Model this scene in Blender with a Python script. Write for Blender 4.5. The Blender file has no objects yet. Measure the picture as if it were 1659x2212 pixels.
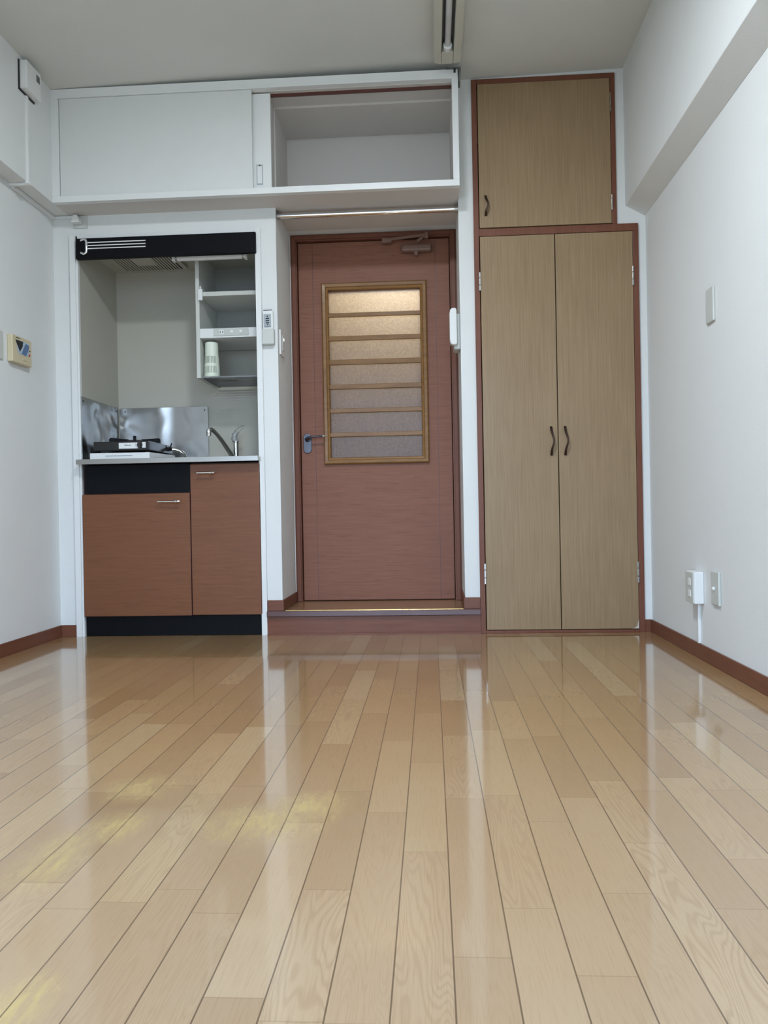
import bpy, bmesh, math
from mathutils import Vector, Matrix
PI = math.pi
SC = bpy.context.scene
COL = SC.collection

# ------------------------------------------------------------------ camera
F_PX, IMG_W, IMG_H = 1700.0, 1659, 2212
yaw, pitch, roll = math.radians(-3.4219), math.radians(-0.1299), math.radians(-1.0542)
fwd = Vector((math.sin(yaw)*math.cos(pitch), math.cos(yaw)*math.cos(pitch), math.sin(pitch)))
rt0 = Vector((math.cos(yaw), -math.sin(yaw), 0)); up0 = rt0.cross(fwd)
rt = rt0*math.cos(roll) + up0*math.sin(roll)
up = -rt0*math.sin(roll) + up0*math.cos(roll)
cd = bpy.data.cameras.new('camera'); cam = bpy.data.objects.new('camera', cd); COL.objects.link(cam)
cd.sensor_fit = 'VERTICAL'; cd.sensor_height = 36.0; cd.lens = 36.0*F_PX/IMG_H
cd.clip_start = 0.01; cd.clip_end = 100
mw = Matrix.Identity(4)
for i in range(3):
    mw[i][0] = rt[i]; mw[i][1] = up[i]; mw[i][2] = -fwd[i]
mw[2][3] = 0.575
cam.matrix_world = mw
SC.camera = cam

# ------------------------------------------------------------------ light, world, exposure
SC.view_settings.view_transform = 'Standard'; SC.view_settings.look = 'None'
SC.view_settings.gamma = 1.0; SC.view_settings.exposure = 1.95
SC.view_settings.use_curve_mapping = False
SKY_STRENGTH = 2.35
LAMP_STRENGTH = 43.0
HALL_POWER = 3.9
w = bpy.data.worlds.new('daylight'); SC.world = w; w.use_nodes = True
nt = w.node_tree; nt.nodes.clear()
tc = nt.nodes.new('ShaderNodeTexCoord'); sx = nt.nodes.new('ShaderNodeSeparateXYZ')
rp = nt.nodes.new('ShaderNodeValToRGB'); bg = nt.nodes.new('ShaderNodeBackground'); wo = nt.nodes.new('ShaderNodeOutputWorld')
mr = nt.nodes.new('ShaderNodeMapRange'); mr.inputs[1].default_value = -1; mr.inputs[2].default_value = 1
nt.links.new(tc.outputs['Generated'], sx.inputs[0]); nt.links.new(sx.outputs[2], mr.inputs[0])
nt.links.new(mr.outputs[0], rp.inputs[0]); nt.links.new(rp.outputs[0], bg.inputs[0]); nt.links.new(bg.outputs[0], wo.inputs[0])
rp.color_ramp.elements[0].position = 0.44; rp.color_ramp.elements[0].color = (.19, .22, .24, 1)
rp.color_ramp.elements[1].position = 0.56; rp.color_ramp.elements[1].color = (.70, .88, 1.17, 1)
bg.inputs[1].default_value = SKY_STRENGTH
# room numbers
XL, XR, YW, YB = -1.770, 0.997, 3.650, -0.60
WX0, WX1, WZ0, WZ1 = -1.45, 0.70, 0.06, 2.02
pl = bpy.data.lights.new('window_portal', 'AREA'); pl.shape = 'RECTANGLE'; pl.size = WX1-WX0; pl.size_y = WZ1-WZ0
pl.cycles.is_portal = True
po = bpy.data.objects.new('window_portal', pl); COL.objects.link(po)
po.location = ((WX0+WX1)/2, YB-0.10, (WZ0+WZ1)/2); po.rotation_euler = (PI/2, 0, 0)

def ceil_z(x): return 2.512 + 0.0216*(x+1.69)

# ------------------------------------------------------------------ mesh helpers
class MB:
    def __init__(s): s.bm = bmesh.new()
    def box(s, x0, x1, y0, y1, z0, z1):
        v = [s.bm.verts.new((x, y, z)) for x in (x0, x1) for y in (y0, y1) for z in (z0, z1)]
        for f in ((0,1,3,2),(4,6,7,5),(0,4,5,1),(2,3,7,6),(0,2,6,4),(1,5,7,3)):
            s.bm.faces.new([v[i] for i in f])
        return s
    def poly(s, pts, d):                       # outline pts (3d) extruded along d
        d = Vector(d); a = [s.bm.verts.new(p) for p in pts]; b = [s.bm.verts.new(Vector(p)+d) for p in pts]
        s.bm.faces.new(a); s.bm.faces.new(b[::-1]); n = len(a)
        for i in range(n):
            s.bm.faces.new([a[i], b[i], b[(i+1) % n], a[(i+1) % n]])
        return s
    def tube(s, pts, r, n=14, cap=True):
        pts = [Vector(p) for p in pts]
        rr = r if isinstance(r, (list, tuple)) else [r]*len(pts)
        rings = []; ref = None
        for i, p in enumerate(pts):
            t = (pts[min(i+1, len(pts)-1)]-pts[max(i-1, 0)]).normalized()
            if ref is None:
                ref = t.orthogonal().normalized()
            u = (ref-t*ref.dot(t)).normalized(); ref = u; v = t.cross(u)
            rings.append([s.bm.verts.new(p+(u*math.cos(2*PI*k/n)+v*math.sin(2*PI*k/n))*rr[i]) for k in range(n)])
        for a, b in zip(rings, rings[1:]):
            for k in range(n):
                s.bm.faces.new([a[k], a[(k+1) % n], b[(k+1) % n], b[k]])
        if cap:
            s.bm.faces.new(rings[0][::-1]); s.bm.faces.new(rings[-1])
        return s
    def ribbon(s, pts, wd, th, side):          # flat bar along pts: wd across `side`, th along the other normal
        side = Vector(side).normalized(); pts = [Vector(p) for p in pts]; rings = []
        ww = wd if isinstance(wd, (list, tuple)) else [wd]*len(pts)
        for i, p in enumerate(pts):
            t = (pts[min(i+1, len(pts)-1)]-pts[max(i-1, 0)]).normalized(); nn = t.cross(side).normalized()
            a, b = side*ww[i]/2, nn*th/2
            rings.append([s.bm.verts.new(p+q) for q in (a+b, a*.6+b*1.5, -a*.6+b*1.5, -a+b, -a-b, a-b)])
        m = 6
        for a, b in zip(rings, rings[1:]):
            for k in range(m):
                s.bm.faces.new([a[k], a[(k+1) % m], b[(k+1) % m], b[k]])
        s.bm.faces.new(rings[0][::-1]); s.bm.faces.new(rings[-1])
        return s
    def lathe(s, c, prof, n=28, axis='z'):
        c = Vector(c); rings = []
        def P(r, h, a):
            q = (r*math.cos(a), r*math.sin(a), h)
            if axis == 'y': q = (q[0], q[2], q[1])
            if axis == 'x': q = (q[2], q[0], q[1])
            return c+Vector(q)
        for r, h in prof:
            rings.append([s.bm.verts.new(P(max(r, 1e-5), h, 2*PI*k/n)) for k in range(n)])
        for a, b in zip(rings, rings[1:]):
            for k in range(n):
                s.bm.faces.new([a[k], a[(k+1) % n], b[(k+1) % n], b[k]])
        s.bm.faces.new(rings[0][::-1]); s.bm.faces.new(rings[-1])
        return s
ORG = {}
def obj(name, mb, mat, parent=None, bevel=0.0, smooth=False, seg=2, origin=None):
    bm = mb.bm; bmesh.ops.recalc_face_normals(bm, faces=bm.faces)
    vs = [v.co for v in bm.verts]
    if origin is None:
        lo = [min(v[i] for v in vs) for i in range(3)]; hi = [max(v[i] for v in vs) for i in range(3)]
        origin = Vector(((lo[0]+hi[0])/2, (lo[1]+hi[1])/2, lo[2]))
    origin = Vector(origin)
    for v in bm.verts: v.co -= origin
    me = bpy.data.meshes.new(name); bm.to_mesh(me); bm.free()
    o = bpy.data.objects.new(name, me); COL.objects.link(o)
    me.materials.append(mat)
    if smooth:
        for p in me.polygons: p.use_smooth = True
        me.set_sharp_from_angle(angle=math.radians(35))
    if bevel:
        b = o.modifiers.new('bevel', 'BEVEL'); b.width = bevel; b.segments = seg; b.limit_method = 'ANGLE'
        b.harden_normals = False
    ORG[o.name] = origin
    if parent is not None:
        o.parent = parent; o.location = origin-ORG[parent.name]
    else:
        o.location = origin
    return o
def tag(o, label, cat, group=None):
    o['label'] = label; o['category'] = cat
    if group: o['group'] = group
    return o
def thing(name, loc, label, cat, group=None):
    o = bpy.data.objects.new(name, None); COL.objects.link(o); o.location = loc; o.empty_display_size = .05
    ORG[o.name] = Vector(loc)
    return tag(o, label, cat, group)
def struct(o):
    o['kind'] = 'structure'; return o
def sroot(name, loc):
    o = bpy.data.objects.new(name, None); COL.objects.link(o); o.location = loc; ORG[o.name] = Vector(loc)
    return struct(o)
def box(name, mat, parent, *b, bevel=0.0, seg=2): return obj(name, MB().box(*b), mat, parent, bevel, seg=seg)
def text(name, s, mat, parent, loc, size, ux, uy, bold=0.0):
    cu = bpy.data.curves.new(name, 'FONT'); cu.body = s; cu.size = size; cu.extrude = 0.0003; cu.offset = bold
    cu.align_x = 'CENTER'; cu.align_y = 'CENTER'
    t = bpy.data.objects.new('tmp', cu); COL.objects.link(t)
    bpy.context.view_layer.update()
    me = bpy.data.meshes.new_from_object(t.evaluated_get(bpy.context.evaluated_depsgraph_get()))
    bpy.data.objects.remove(t)
    ux = Vector(ux); uy = Vector(uy); uz = ux.cross(uy)
    for v in me.vertices: v.co = ux*v.co[0]+uy*v.co[1]+uz*v.co[2]
    o = bpy.data.objects.new(name, me); COL.objects.link(o); me.materials.clear(); me.materials.append(mat)
    o.parent = parent; o.location = Vector(loc)-ORG[parent.name]; ORG[o.name] = Vector(loc)
    return o

# ------------------------------------------------------------------ materials
class N:
    def __init__(s, name):
        s.m = bpy.data.materials.new(name); s.m.use_nodes = True; s.t = s.m.node_tree
        s.b = s.t.nodes['Principled BSDF']
    def n(s, ty, **kw):
        x = s.t.nodes.new(ty)
        for k, v in kw.items(): setattr(x, k, v)
        return x
    def l(s, a, b): s.t.links.new(a, b)
    def put(s, sock, v):
        if hasattr(v, 'links') or isinstance(v, bpy.types.NodeSocket): s.l(v, sock)
        else: sock.default_value = v
    def math(s, op, a, b=0.0, c=0.0, clamp=False):
        x = s.n('ShaderNodeMath', operation=op, use_clamp=clamp)
        for i, v in enumerate((a, b, c)): s.put(x.inputs[i], v)
        return x.outputs[0]
    def vec(s, x, y, z):
        c = s.n('ShaderNodeCombineXYZ')
        for i, v in enumerate((x, y, z)): s.put(c.inputs[i], v)
        return c.outputs[0]
    def pos(s):
        g = s.n('ShaderNodeNewGeometry'); p = s.n('ShaderNodeSeparateXYZ'); s.l(g.outputs['Position'], p.inputs[0])
        return p.outputs
    def noise(s, vec, scale=1.0, detail=3.0, rough=.5, dist=0.0):
        x = s.n('ShaderNodeTexNoise'); s.l(vec, x.inputs['Vector'])
        x.inputs['Scale'].default_value = scale; x.inputs['Detail'].default_value = detail
        x.inputs['Roughness'].default_value = rough; x.inputs['Distortion'].default_value = dist
        return x.outputs['Fac']
    def mix(s, f, a, b, mode='MIX'):
        x = s.n('ShaderNodeMix', data_type='RGBA', blend_type=mode)
        s.put(x.inputs[0], f); s.put(x.inputs[6], a); s.put(x.inputs[7], b)
        return x.outputs[2]
    def maprange(s, v, a, b, c, d, smooth=False):
        x = s.n('ShaderNodeMapRange'); x.clamp = True
        if smooth: x.interpolation_type = 'SMOOTHSTEP'
        s.put(x.inputs[0], v)
        for i, q in enumerate((a, b, c, d)): s.put(x.inputs[i+1], q)
        return x.outputs[0]
    def bump(s, h, strength=.2, dist=.001):
        x = s.n('ShaderNodeBump'); x.inputs['Strength'].default_value = strength; x.inputs['Distance'].default_value = dist
        s.l(h, x.inputs['Height']); s.l(x.outputs[0], s.b.inputs['Normal'])
def rgb(r, g, b): return (r, g, b, 1.0)
def srgb(r, g, b):
    f = lambda c: ((c/255+.055)/1.055)**2.4 if c/255 > .04045 else c/255/12.92
    return (f(r), f(g), f(b), 1.0)
def plain(name, col, rough=.5, metal=0.0, coat=0.0, mottle=0.04, bump=0.0, bscale=400, spec=.5):
    s = N(name); p = s.pos(); v = s.vec(*p)
    n = s.noise(v, 6, 3)
    dark = tuple(c*(1-mottle*2) for c in col[:3])+(1,); lite = tuple(min(1, c*(1+mottle)) for c in col[:3])+(1,)
    s.l(s.mix(n, dark, lite), s.b.inputs['Base Color'])
    s.b.inputs['Roughness'].default_value = rough; s.b.inputs['Metallic'].default_value = metal
    s.b.inputs['Coat Weight'].default_value = coat; s.b.inputs['Specular IOR Level'].default_value = spec
    if bump: s.bump(s.noise(v, bscale, 2), bump, .001)
    return s.m
def wood(name, a, b, sc, rough=.35, coat=.2, contrast=1.0, flecks=None, bump=.05):
    s = N(name); p = s.pos()
    v = s.vec(s.math('MULTIPLY', p[0], sc[0]), s.math('MULTIPLY', p[1], sc[1]), s.math('MULTIPLY', p[2], sc[2]))
    n1 = s.noise(v, 1, 4, .6); big = s.noise(s.vec(*p), 3, 2)
    f = s.maprange(s.math('ADD', s.math('MULTIPLY', n1, .75), s.math('MULTIPLY', big, .25)), .5-.22/contrast, .5+.22/contrast, 0, 1)
    c = s.mix(f, a, b)
    if flecks:
        v2 = s.vec(s.math('MULTIPLY', p[0], flecks[0]), s.math('MULTIPLY', p[1], flecks[1]), s.math('MULTIPLY', p[2], flecks[2]))
        k = s.maprange(s.noise(v2, 1, 2), .60, .72, 0, flecks[3])
        c = s.mix(k, c, tuple(x*.6 for x in a[:3])+(1,))
    s.l(c, s.b.inputs['Base Color'])
    s.b.inputs['Roughness'].default_value = rough; s.b.inputs['Coat Weight'].default_value = coat
    s.b.inputs['Coat Roughness'].default_value = .15; s.b.inputs['Specular IOR Level'].default_value = .3
    if bump: s.bump(n1, bump, .001)
    return s.m

def floor_material():
    s = N('floor_boards'); p = s.pos(); PW = .0748
    u = s.math('DIVIDE', s.math('SUBTRACT', p[0], .018), PW)
    row = s.math('FLOOR', u); fr = s.math('SUBTRACT', u, row)
    wn = s.n('ShaderNodeTexWhiteNoise', noise_dimensions='1D'); s.l(row, wn.inputs['W'])
    off = s.math('MULTIPLY', wn.outputs['Value'], 37.0)
    yy = s.math('ADD', s.math('DIVIDE', p[1], .46), off)
    vo = s.n('ShaderNodeTexVoronoi', voronoi_dimensions='1D'); s.l(yy, vo.inputs['W']); vo.inputs['Scale'].default_value = 1
    vo.inputs['Randomness'].default_value = .75
    ve = s.n('ShaderNodeTexVoronoi', voronoi_dimensions='1D', feature='DISTANCE_TO_EDGE'); s.l(yy, ve.inputs['W']); ve.inputs['Scale'].default_value = 1
    ve.inputs['Randomness'].default_value = .75
    sc = s.n('ShaderNodeSeparateColor'); s.l(vo.outputs['Color'], sc.inputs[0]); r1, r2, r3 = sc.outputs
    # grain: contour lines of a stretched noise field, another field for every board
    gx = s.math('ADD', s.math('MULTIPLY', p[0], 17.0), s.math('MULTIPLY', r1, 91.0))
    gy = s.math('ADD', s.math('MULTIPLY', p[1], 2.1), s.math('MULTIPLY', r2, 53.0))
    fld = s.noise(s.vec(gx, gy, s.math('MULTIPLY', row, 3.1)), 1, 1.5, .45, .35)
    fine = s.noise(s.vec(s.math('MULTIPLY', p[0], 420), s.math('MULTIPLY', p[1], 14), 0), 1, 3, .6)
    rings = s.math('SINE', s.math('ADD', s.math('MULTIPLY', fld, 165), s.math('MULTIPLY', fine, 1.6)))
    rings = s.maprange(rings, -.2, 1.0, 0, 1)
    amt = s.maprange(r3, .40, .98, .05, .70)
    pores = s.maprange(fine, .5, .75, 0, 1)
    light_fade = s.maprange(s.math('ADD', p[1], s.math('MULTIPLY', s.math('SUBTRACT', s.noise(s.vec(*p), 1.3, 3), .5), .8)), .7, 2.5, 0, 1, True)   # pale window light painted into the board colour near the window, amber further in
    base = s.mix(r1, s.mix(light_fade, srgb(163, 138, 111), srgb(150, 117, 78)), s.mix(light_fade, srgb(184, 161, 132), srgb(170, 138, 96)))
    base = s.mix(s.maprange(r2, .72, .95, 0, .6), base, srgb(191, 168, 130))
    base = s.mix(s.maprange(s.noise(s.vec(*p), 2.2, 3), .35, .7, 0, .35), base, srgb(166, 131, 91))
    c = s.mix(s.math('MULTIPLY', rings, s.math('MULTIPLY', amt, .50)), base, srgb(148, 120, 92))
    c = s.mix(s.math('MULTIPLY', pores, .30), c, srgb(140, 108, 76))
    # worn yellowish patches, each with a shape of its own
    wear = None
    strk = s.noise(s.vec(s.math('MULTIPLY', p[0], 95), s.math('MULTIPLY', p[1], 20), 0), 1, 4, .65, .5)
    wob = s.noise(s.vec(s.math('MULTIPLY', p[0], 22), s.math('MULTIPLY', p[1], 9), 0), 1, 4, .65)
    for cx, cy, rx, ry in ((-.32, 1.44, .12, .10), (-.25, 1.52, .09, .09), (-.64, 1.29, .065, .14), (-.59, 1.42, .06, .09), (-.50, .90, .05, .07), (-.62, 1.62, .08, .09)):
        dx = s.math('DIVIDE', s.math('SUBTRACT', p[0], cx), rx); dy = s.math('DIVIDE', s.math('SUBTRACT', p[1], cy), ry)
        d = s.math('SQRT', s.math('ADD', s.math('MULTIPLY', dx, dx), s.math('MULTIPLY', dy, dy)))
        d = s.math('ADD', d, s.math('MULTIPLY', s.math('SUBTRACT', wob, .5), 1.0))
        k = s.math('SUBTRACT', 1.15, d, clamp=True)
        wear = k if wear is None else s.math('MAXIMUM', wear, k)
    c = s.mix(s.math('MULTIPLY', wear, s.maprange(strk, .35, .68, .10, .85)), c, srgb(194, 171, 110))
    # seams
    e = s.math('MINIMUM', fr, s.math('SUBTRACT', 1.0, fr))
    seam = s.maprange(e, .009, .019, 1, 0)
    joint = s.maprange(ve.outputs['Distance'], .0012, .004, .20, 0)
    c = s.mix(s.math('MAXIMUM', s.math('MULTIPLY', seam, .70), joint), c, srgb(62, 46, 34))
    s.l(c, s.b.inputs['Base Color'])
    rg = s.math('ADD', s.math('ADD', .20, s.math('MULTIPLY', wear, .14)), s.math('MULTIPLY', s.noise(s.vec(*p), 30, 2), .05))
    s.l(rg, s.b.inputs['Roughness'])
    s.b.inputs['Specular IOR Level'].default_value = .06; s.b.inputs['Coat Weight'].default_value = 1.0; s.l(s.math('ADD', .07, s.math('MULTIPLY', wear, .25)), s.b.inputs['Coat Roughness']); s.b.inputs['Coat IOR'].default_value = 1.5
    h = s.math('SUBTRACT', s.math('MULTIPLY', fine, .12), s.math('MULTIPLY', seam, 1.0))
    s.bump(h, .35, .0008)
    return s.m

M = {}
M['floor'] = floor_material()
M['wall'] = plain('white_wallpaper', rgb(.74, .755, .745), .85, mottle=.012, bump=.5, bscale=260, spec=.25)
M['ceil'] = plain('ceiling_paper', rgb(.66, .665, .63), .9, mottle=.015, bump=.3, bscale=200, spec=.2)
M['white'] = plain('white_laminate', rgb(.76, .775, .77), .42, mottle=.01)
M['panelpaper'] = plain('papered_sliding_panel', rgb(.70, .715, .705), .85, mottle=.012, bump=.4, bscale=500, spec=.2)
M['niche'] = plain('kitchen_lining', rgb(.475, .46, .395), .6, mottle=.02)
M['plastic'] = plain('white_plastic', rgb(.78, .79, .78), .35, mottle=.01)
M['greyplastic'] = plain('grey_white_plastic', rgb(.56, .58, .55), .4, mottle=.01)
M['slot'] = plain('dark_slot', rgb(.02, .02, .02), .6)
M['black'] = plain('black_laminate', rgb(.004, .0045, .006), .5, mottle=.0, spec=.12)
M['blackgloss'] = plain('black_enamel', rgb(.010, .010, .011), .18, coat=.3)
M['chrome'] = plain('chrome', rgb(.80, .81, .82), .10, 1.0, mottle=.01)
M['steel'] = plain('brushed_steel', rgb(.44, .43, .41), .33, 1.0, mottle=.03)
M['darkmetal'] = plain('dark_bronze', rgb(.06, .035, .026), .32, .8)
M['pewter'] = plain('pewter', rgb(.10, .10, .115), .35, 1.0)
M['greymetal'] = plain('grey_painted_metal', rgb(.16, .17, .16), .5, .3)
M['brass'] = plain('brass', rgb(.85, .62, .28), .25, 1.0)
M['cream'] = plain('aged_cream_plastic', rgb(.62, .54, .36), .45, mottle=.03)
M['lamphouse'] = plain('aged_lamp_enamel', rgb(.56, .55, .47), .45, mottle=.05)
M['tube'] = plain('dusty_lamp_tube', rgb(.62, .62, .62), .35, mottle=.22)
M['deod'] = plain('pale_green_white_plastic', rgb(.74, .80, .68), .4, mottle=.01)
M['blue'] = plain('blue_print', rgb(.10, .18, .34), .5)
M['lightblue'] = plain('pale_blue_print', rgb(.42, .52, .62), .5)
M['red'] = plain('red_print', rgb(.45, .03, .07), .5)
M['ink'] = plain('dark_print', rgb(.012, .013, .018), .5)
M['greylabel'] = plain('grey_label', rgb(.36, .40, .43), .5)
M['trim'] = wood('red_brown_trim', rgb(.140, .048, .026), rgb(.190, .072, .042), (6, 6, 60), .45, .08)
M['trimx'] = wood('red_brown_frame', rgb(.140, .048, .026), rgb(.190, .072, .042), (60, 60, 4), .45, .06)
M['nosing'] = wood('dark_plum_nosing', rgb(.085, .042, .042), rgb(.120, .062, .060), (8, 60, 60), .35, .3)
M['door'] = wood('red_brown_door', rgb(.215, .086, .052), rgb(.275, .118, .074), (7, 7, 130), .5, .0, flecks=(10, 10, 260, .5), bump=.1)
M['kit'] = wood('cherry_laminate', rgb(.160, .060, .026), rgb(.205, .082, .037), (7, 7, 130), .42, .10, flecks=(12, 12, 260, .4), bump=.08)
M['kitedge'] = plain('dark_cherry_edge', rgb(.10, .030, .022), .4)
M['closet'] = wood('beige_oak_print', rgb(.240, .160, .084), rgb(.325, .228, .130), (170, 170, 4.5), .42, .12, contrast=1.1, bump=.05)
M['oak'] = wood('honey_oak_moulding', rgb(.17, .075, .018), rgb(.29, .145, .040), (7, 90, 40), .38, .12)
M['threshold'] = wood('threshold_board', rgb(.27, .145, .068), rgb(.33, .185, .092), (5, 60, 60), .28, .4)

M['shelfback'] = plain('grey_backing_board', rgb(.33, .335, .31), .6)
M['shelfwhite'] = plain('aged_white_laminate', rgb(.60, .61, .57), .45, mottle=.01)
M['rack'] = plain('dull_steel_rack', rgb(.20, .20, .20), .45, .8)
M['hallwall'] = plain('hall_wallpaper', rgb(.13, .09, .095), .8)
def steel_sheet():
    s = N('wavy_steel_sheet'); p = s.pos(); v = s.vec(*p)
    s.b.inputs['Base Color'].default_value = rgb(.36, .36, .355); s.b.inputs['Metallic'].default_value = 1
    s.b.inputs['Roughness'].default_value = .31
    a = s.math('MULTIPLY', s.noise(v, 6.5, 1, .4, .6), s.maprange(p[0], -1.44, -1.34, 1, .12, True))
    s.bump(a, .9, .03)
    return s.m
M['sheet'] = steel_sheet()

def glass_material():
    s = N('frosted_glass'); p = s.pos(); v = s.vec(*p)
    tr = s.n('ShaderNodeBsdfTranslucent'); df = s.n('ShaderNodeBsdfDiffuse'); gl = s.n('ShaderNodeBsdfGlossy')
    m1 = s.n('ShaderNodeMixShader'); m2 = s.n('ShaderNodeMixShader')
    k = s.maprange(s.noise(v, 150, 3, .6), .35, .7, .0, 1)
    tr.inputs[0].default_value = rgb(.8, .76, .7); s.l(s.mix(k, rgb(.70, .67, .62), rgb(.95, .93, .89)), tr.inputs[0])
    df.inputs[0].default_value = rgb(.10, .05, .07); gl.inputs['Roughness'].default_value = .25
    m1.inputs[0].default_value = .32; m2.inputs[0].default_value = .03
    s.l(tr.outputs[0], m1.inputs[1]); s.l(df.outputs[0], m1.inputs[2]); s.l(m1.outputs[0], m2.inputs[1]); s.l(gl.outputs[0], m2.inputs[2])
    out = s.t.nodes['Material Output']; s.l(m2.outputs[0], out.inputs[0])
    bp = s.n('ShaderNodeBump'); bp.inputs['Strength'].default_value = .4; bp.inputs['Distance'].default_value = .001
    s.l(s.noise(v, 220, 2), bp.inputs['Height']); s.l(bp.outputs[0], tr.inputs['Normal']); s.l(bp.outputs[0], gl.inputs['Normal'])
    return s.m
M['frost'] = glass_material()
def clear_glass(name):
    s = N(name); s.b.inputs['Transmission Weight'].default_value = 1; s.b.inputs['Roughness'].default_value = .02
    s.b.inputs['Base Color'].default_value = rgb(.98, .99, .99); s.b.inputs['IOR'].default_value = 1.46
    return s.m
M['clear'] = clear_glass('clear_acrylic')
def window_glass():
    s = N('window_glass'); t = s.n('ShaderNodeBsdfTransparent'); g = s.n('ShaderNodeBsdfGlossy'); m = s.n('ShaderNodeMixShader')
    g.inputs['Roughness'].default_value = 0.0; m.inputs[0].default_value = .06; t.inputs[0].default_value = rgb(.96, .98, .98)
    s.l(t.outputs[0], m.inputs[1]); s.l(g.outputs[0], m.inputs[2]); s.l(m.outputs[0], s.t.nodes['Material Output'].inputs[0])
    return s.m
M['winglass'] = window_glass()
def emit(name, col, st):
    s = N(name); s.b.inputs['Base Color'].default_value = rgb(.8, .8, .8)
    s.b.inputs['Emission Color'].default_value = col; s.b.inputs['Emission Strength'].default_value = st
    return s.m
M['lampglow'] = emit('lit_lamp_diffuser', rgb(.90, .98, 1.06), LAMP_STRENGTH)
M['led'] = emit('switch_indicator', rgb(.9, 1, .95), 1.2)

# ------------------------------------------------------------------ room shell
ZT = 2.70
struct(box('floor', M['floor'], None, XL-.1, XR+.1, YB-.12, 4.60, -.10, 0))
cm = MB(); x0, x1 = XL-.1, XR+.1
cm.poly([(x0, YB-.12, ceil_z(x0)), (x1, YB-.12, ceil_z(x1)), (x1, YB-.12, ZT+.1), (x0, YB-.12, ZT+.1)], (0, YW+.12-YB, 0))
struct(obj('ceiling', cm, M['ceil']))
struct(box('wall_left', M['wall'], None, XL-.1, XL, YB-.12, YW+.02, 0, ZT))
struct(box('wall_right', M['wall'], None, XR, XR+.1, YB-.12, YW+.02, 0, ZT))
wf = MB()
wf.box(XL, WX0, YB-.12, YB, 0, ZT); wf.box(WX1, XR, YB-.12, YB, 0, ZT)
wf.box(WX0, WX1, YB-.12, YB, WZ1, ZT); wf.box(WX0, WX1, YB-.12, YB, 0, WZ0)
struct(obj('wall_front', wf, M['wall']))
YD = 4.55
wb = MB()
wb.box(XL-.1, -1.669, YW, YD, 0, 2.0)
wb.box(-1.669, -.785, YW, YD, 1.902, 2.0)
wb.box(XL-.1, -.703, YW, YD, 2.0, ZT)
wb.box(-.772, -.703, YW, YD, 0, 2.0); wb.box(-.785, -.772, YW, YD, 1.902, 2.0)
wb.box(-.703, .152, YW, YD, 2.475, ZT); wb.box(-.703, .152, 3.965, YD, 2.0, 2.475)
wb.box(.152, .219, YW, YD, 0, ZT)
wb.box(.219, .868, YW, YD, 2.548, ZT); wb.box(.868, XR+.1, YW, YD, 1.858, ZT); wb.box(.962, XR+.1, YW, YD, 0, 1.858)
wb.box(-1.669, -.772, 4.125, 4.2, 0, 2.0); wb.box(.219, .97, 4.21, 4.26, 0, 2.6)
struct(obj('wall_back', wb, M['wall']))
# beams under the ceiling
struct(box('trim_1', M['wall'], None, XL, -1.690, YB, YW, 2.0, 2.60, bevel=.002))
b2 = MB().poly([(.908, YB, 1.942), (XR, YB, 1.893), (XR, YB, 2.65), (.908, YB, 2.65)], (0, YW-YB, 0))
struct(obj('trim_2', b2, M['wall'], bevel=.002))
# baseboards
BH = .056
struct(box('baseboard_left', M['trim'], None, XL, XL+.008, YB, YW, 0, BH, bevel=.0015))
struct(box('baseboard_right', M['trim'], None, XR-.008, XR, YB, YW, 0, BH, bevel=.0015))
bb = MB(); bb.box(XL+.008, -1.687, YW-.008, YW, 0, BH); bb.box(.962, XR-.008, YW-.008, YW, 0, BH)
struct(obj('baseboard_back', bb, M['trim'], bevel=.0015))
bb = MB(); bb.box(-.771, -.700, YW-.008, YW, .114, .163); bb.box(-.703, -.695, YW-.008, 4.03, .114, .163)
bb.box(.149, .218, YW-.008, YW, .114, .166); bb.box(.144, .152, YW-.008, 4.03, .114, .166)
struct(obj('baseboard_doorway', bb, M['trim'], bevel=.0015))
# pale corner beads of the doorway
cb = MB(); cb.box(-.7035, -.701, YW-.0015, YW+.001, .163, 2.0); cb.box(.1505, .153, YW-.0015, YW+.001, .166, 2.0)
cb.box(-.7035, -.7005, 4.026, 4.03, .163, 1.999)
struct(obj('trim_3', cb, M['white']))
# raised step at the doorway
struct(box('trim_4', M['trim'], None, -.771, .219, 3.632, 3.652, 0, .086))
struct(box('trim_5', M['nosing'], None, -.771, .219, 3.615, 3.66, .089, .114, bevel=.002))
st = MB(); st.box(-.703, .152, 3.655, 4.6, .0, .110); struct(obj('trim_6', st, M['threshold']))
struct(box('trim_7', M['brass'], None, -.690, .142, 3.640, 3.652, .110, .1165, bevel=.002))
struct(box('trim_8', M['trim'], None, -.771, .219, 3.624, 3.632, 0, .010))

# window behind the camera
w1 = sroot('window_1', ((WX0+WX1)/2, YB-.06, WZ0))
fm = MB(); t = .04
fm.box(WX0, WX0+t, YB-.09, YB-.03, WZ0, WZ1); fm.box(WX1-t, WX1, YB-.09, YB-.03, WZ0, WZ1)
fm.box(WX0+t, WX1-t, YB-.09, YB-.03, WZ1-t, WZ1); fm.box(WX0+t, WX1-t, YB-.09, YB-.03, WZ0, WZ0+t)
xm = (WX0+WX1)/2; fm.box(xm-.025, xm+.025, YB-.09, YB-.03, WZ0+t, WZ1-t)
obj('window_frame', fm, M['steel'], w1)
g = MB(); g.box(WX0+t, xm-.025, YB-.062, YB-.058, WZ0+t, WZ1-t); g.box(xm+.025, WX1-t, YB-.062, YB-.058, WZ0+t, WZ1-t)
obj('window_pane', g, M['winglass'], w1)

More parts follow.
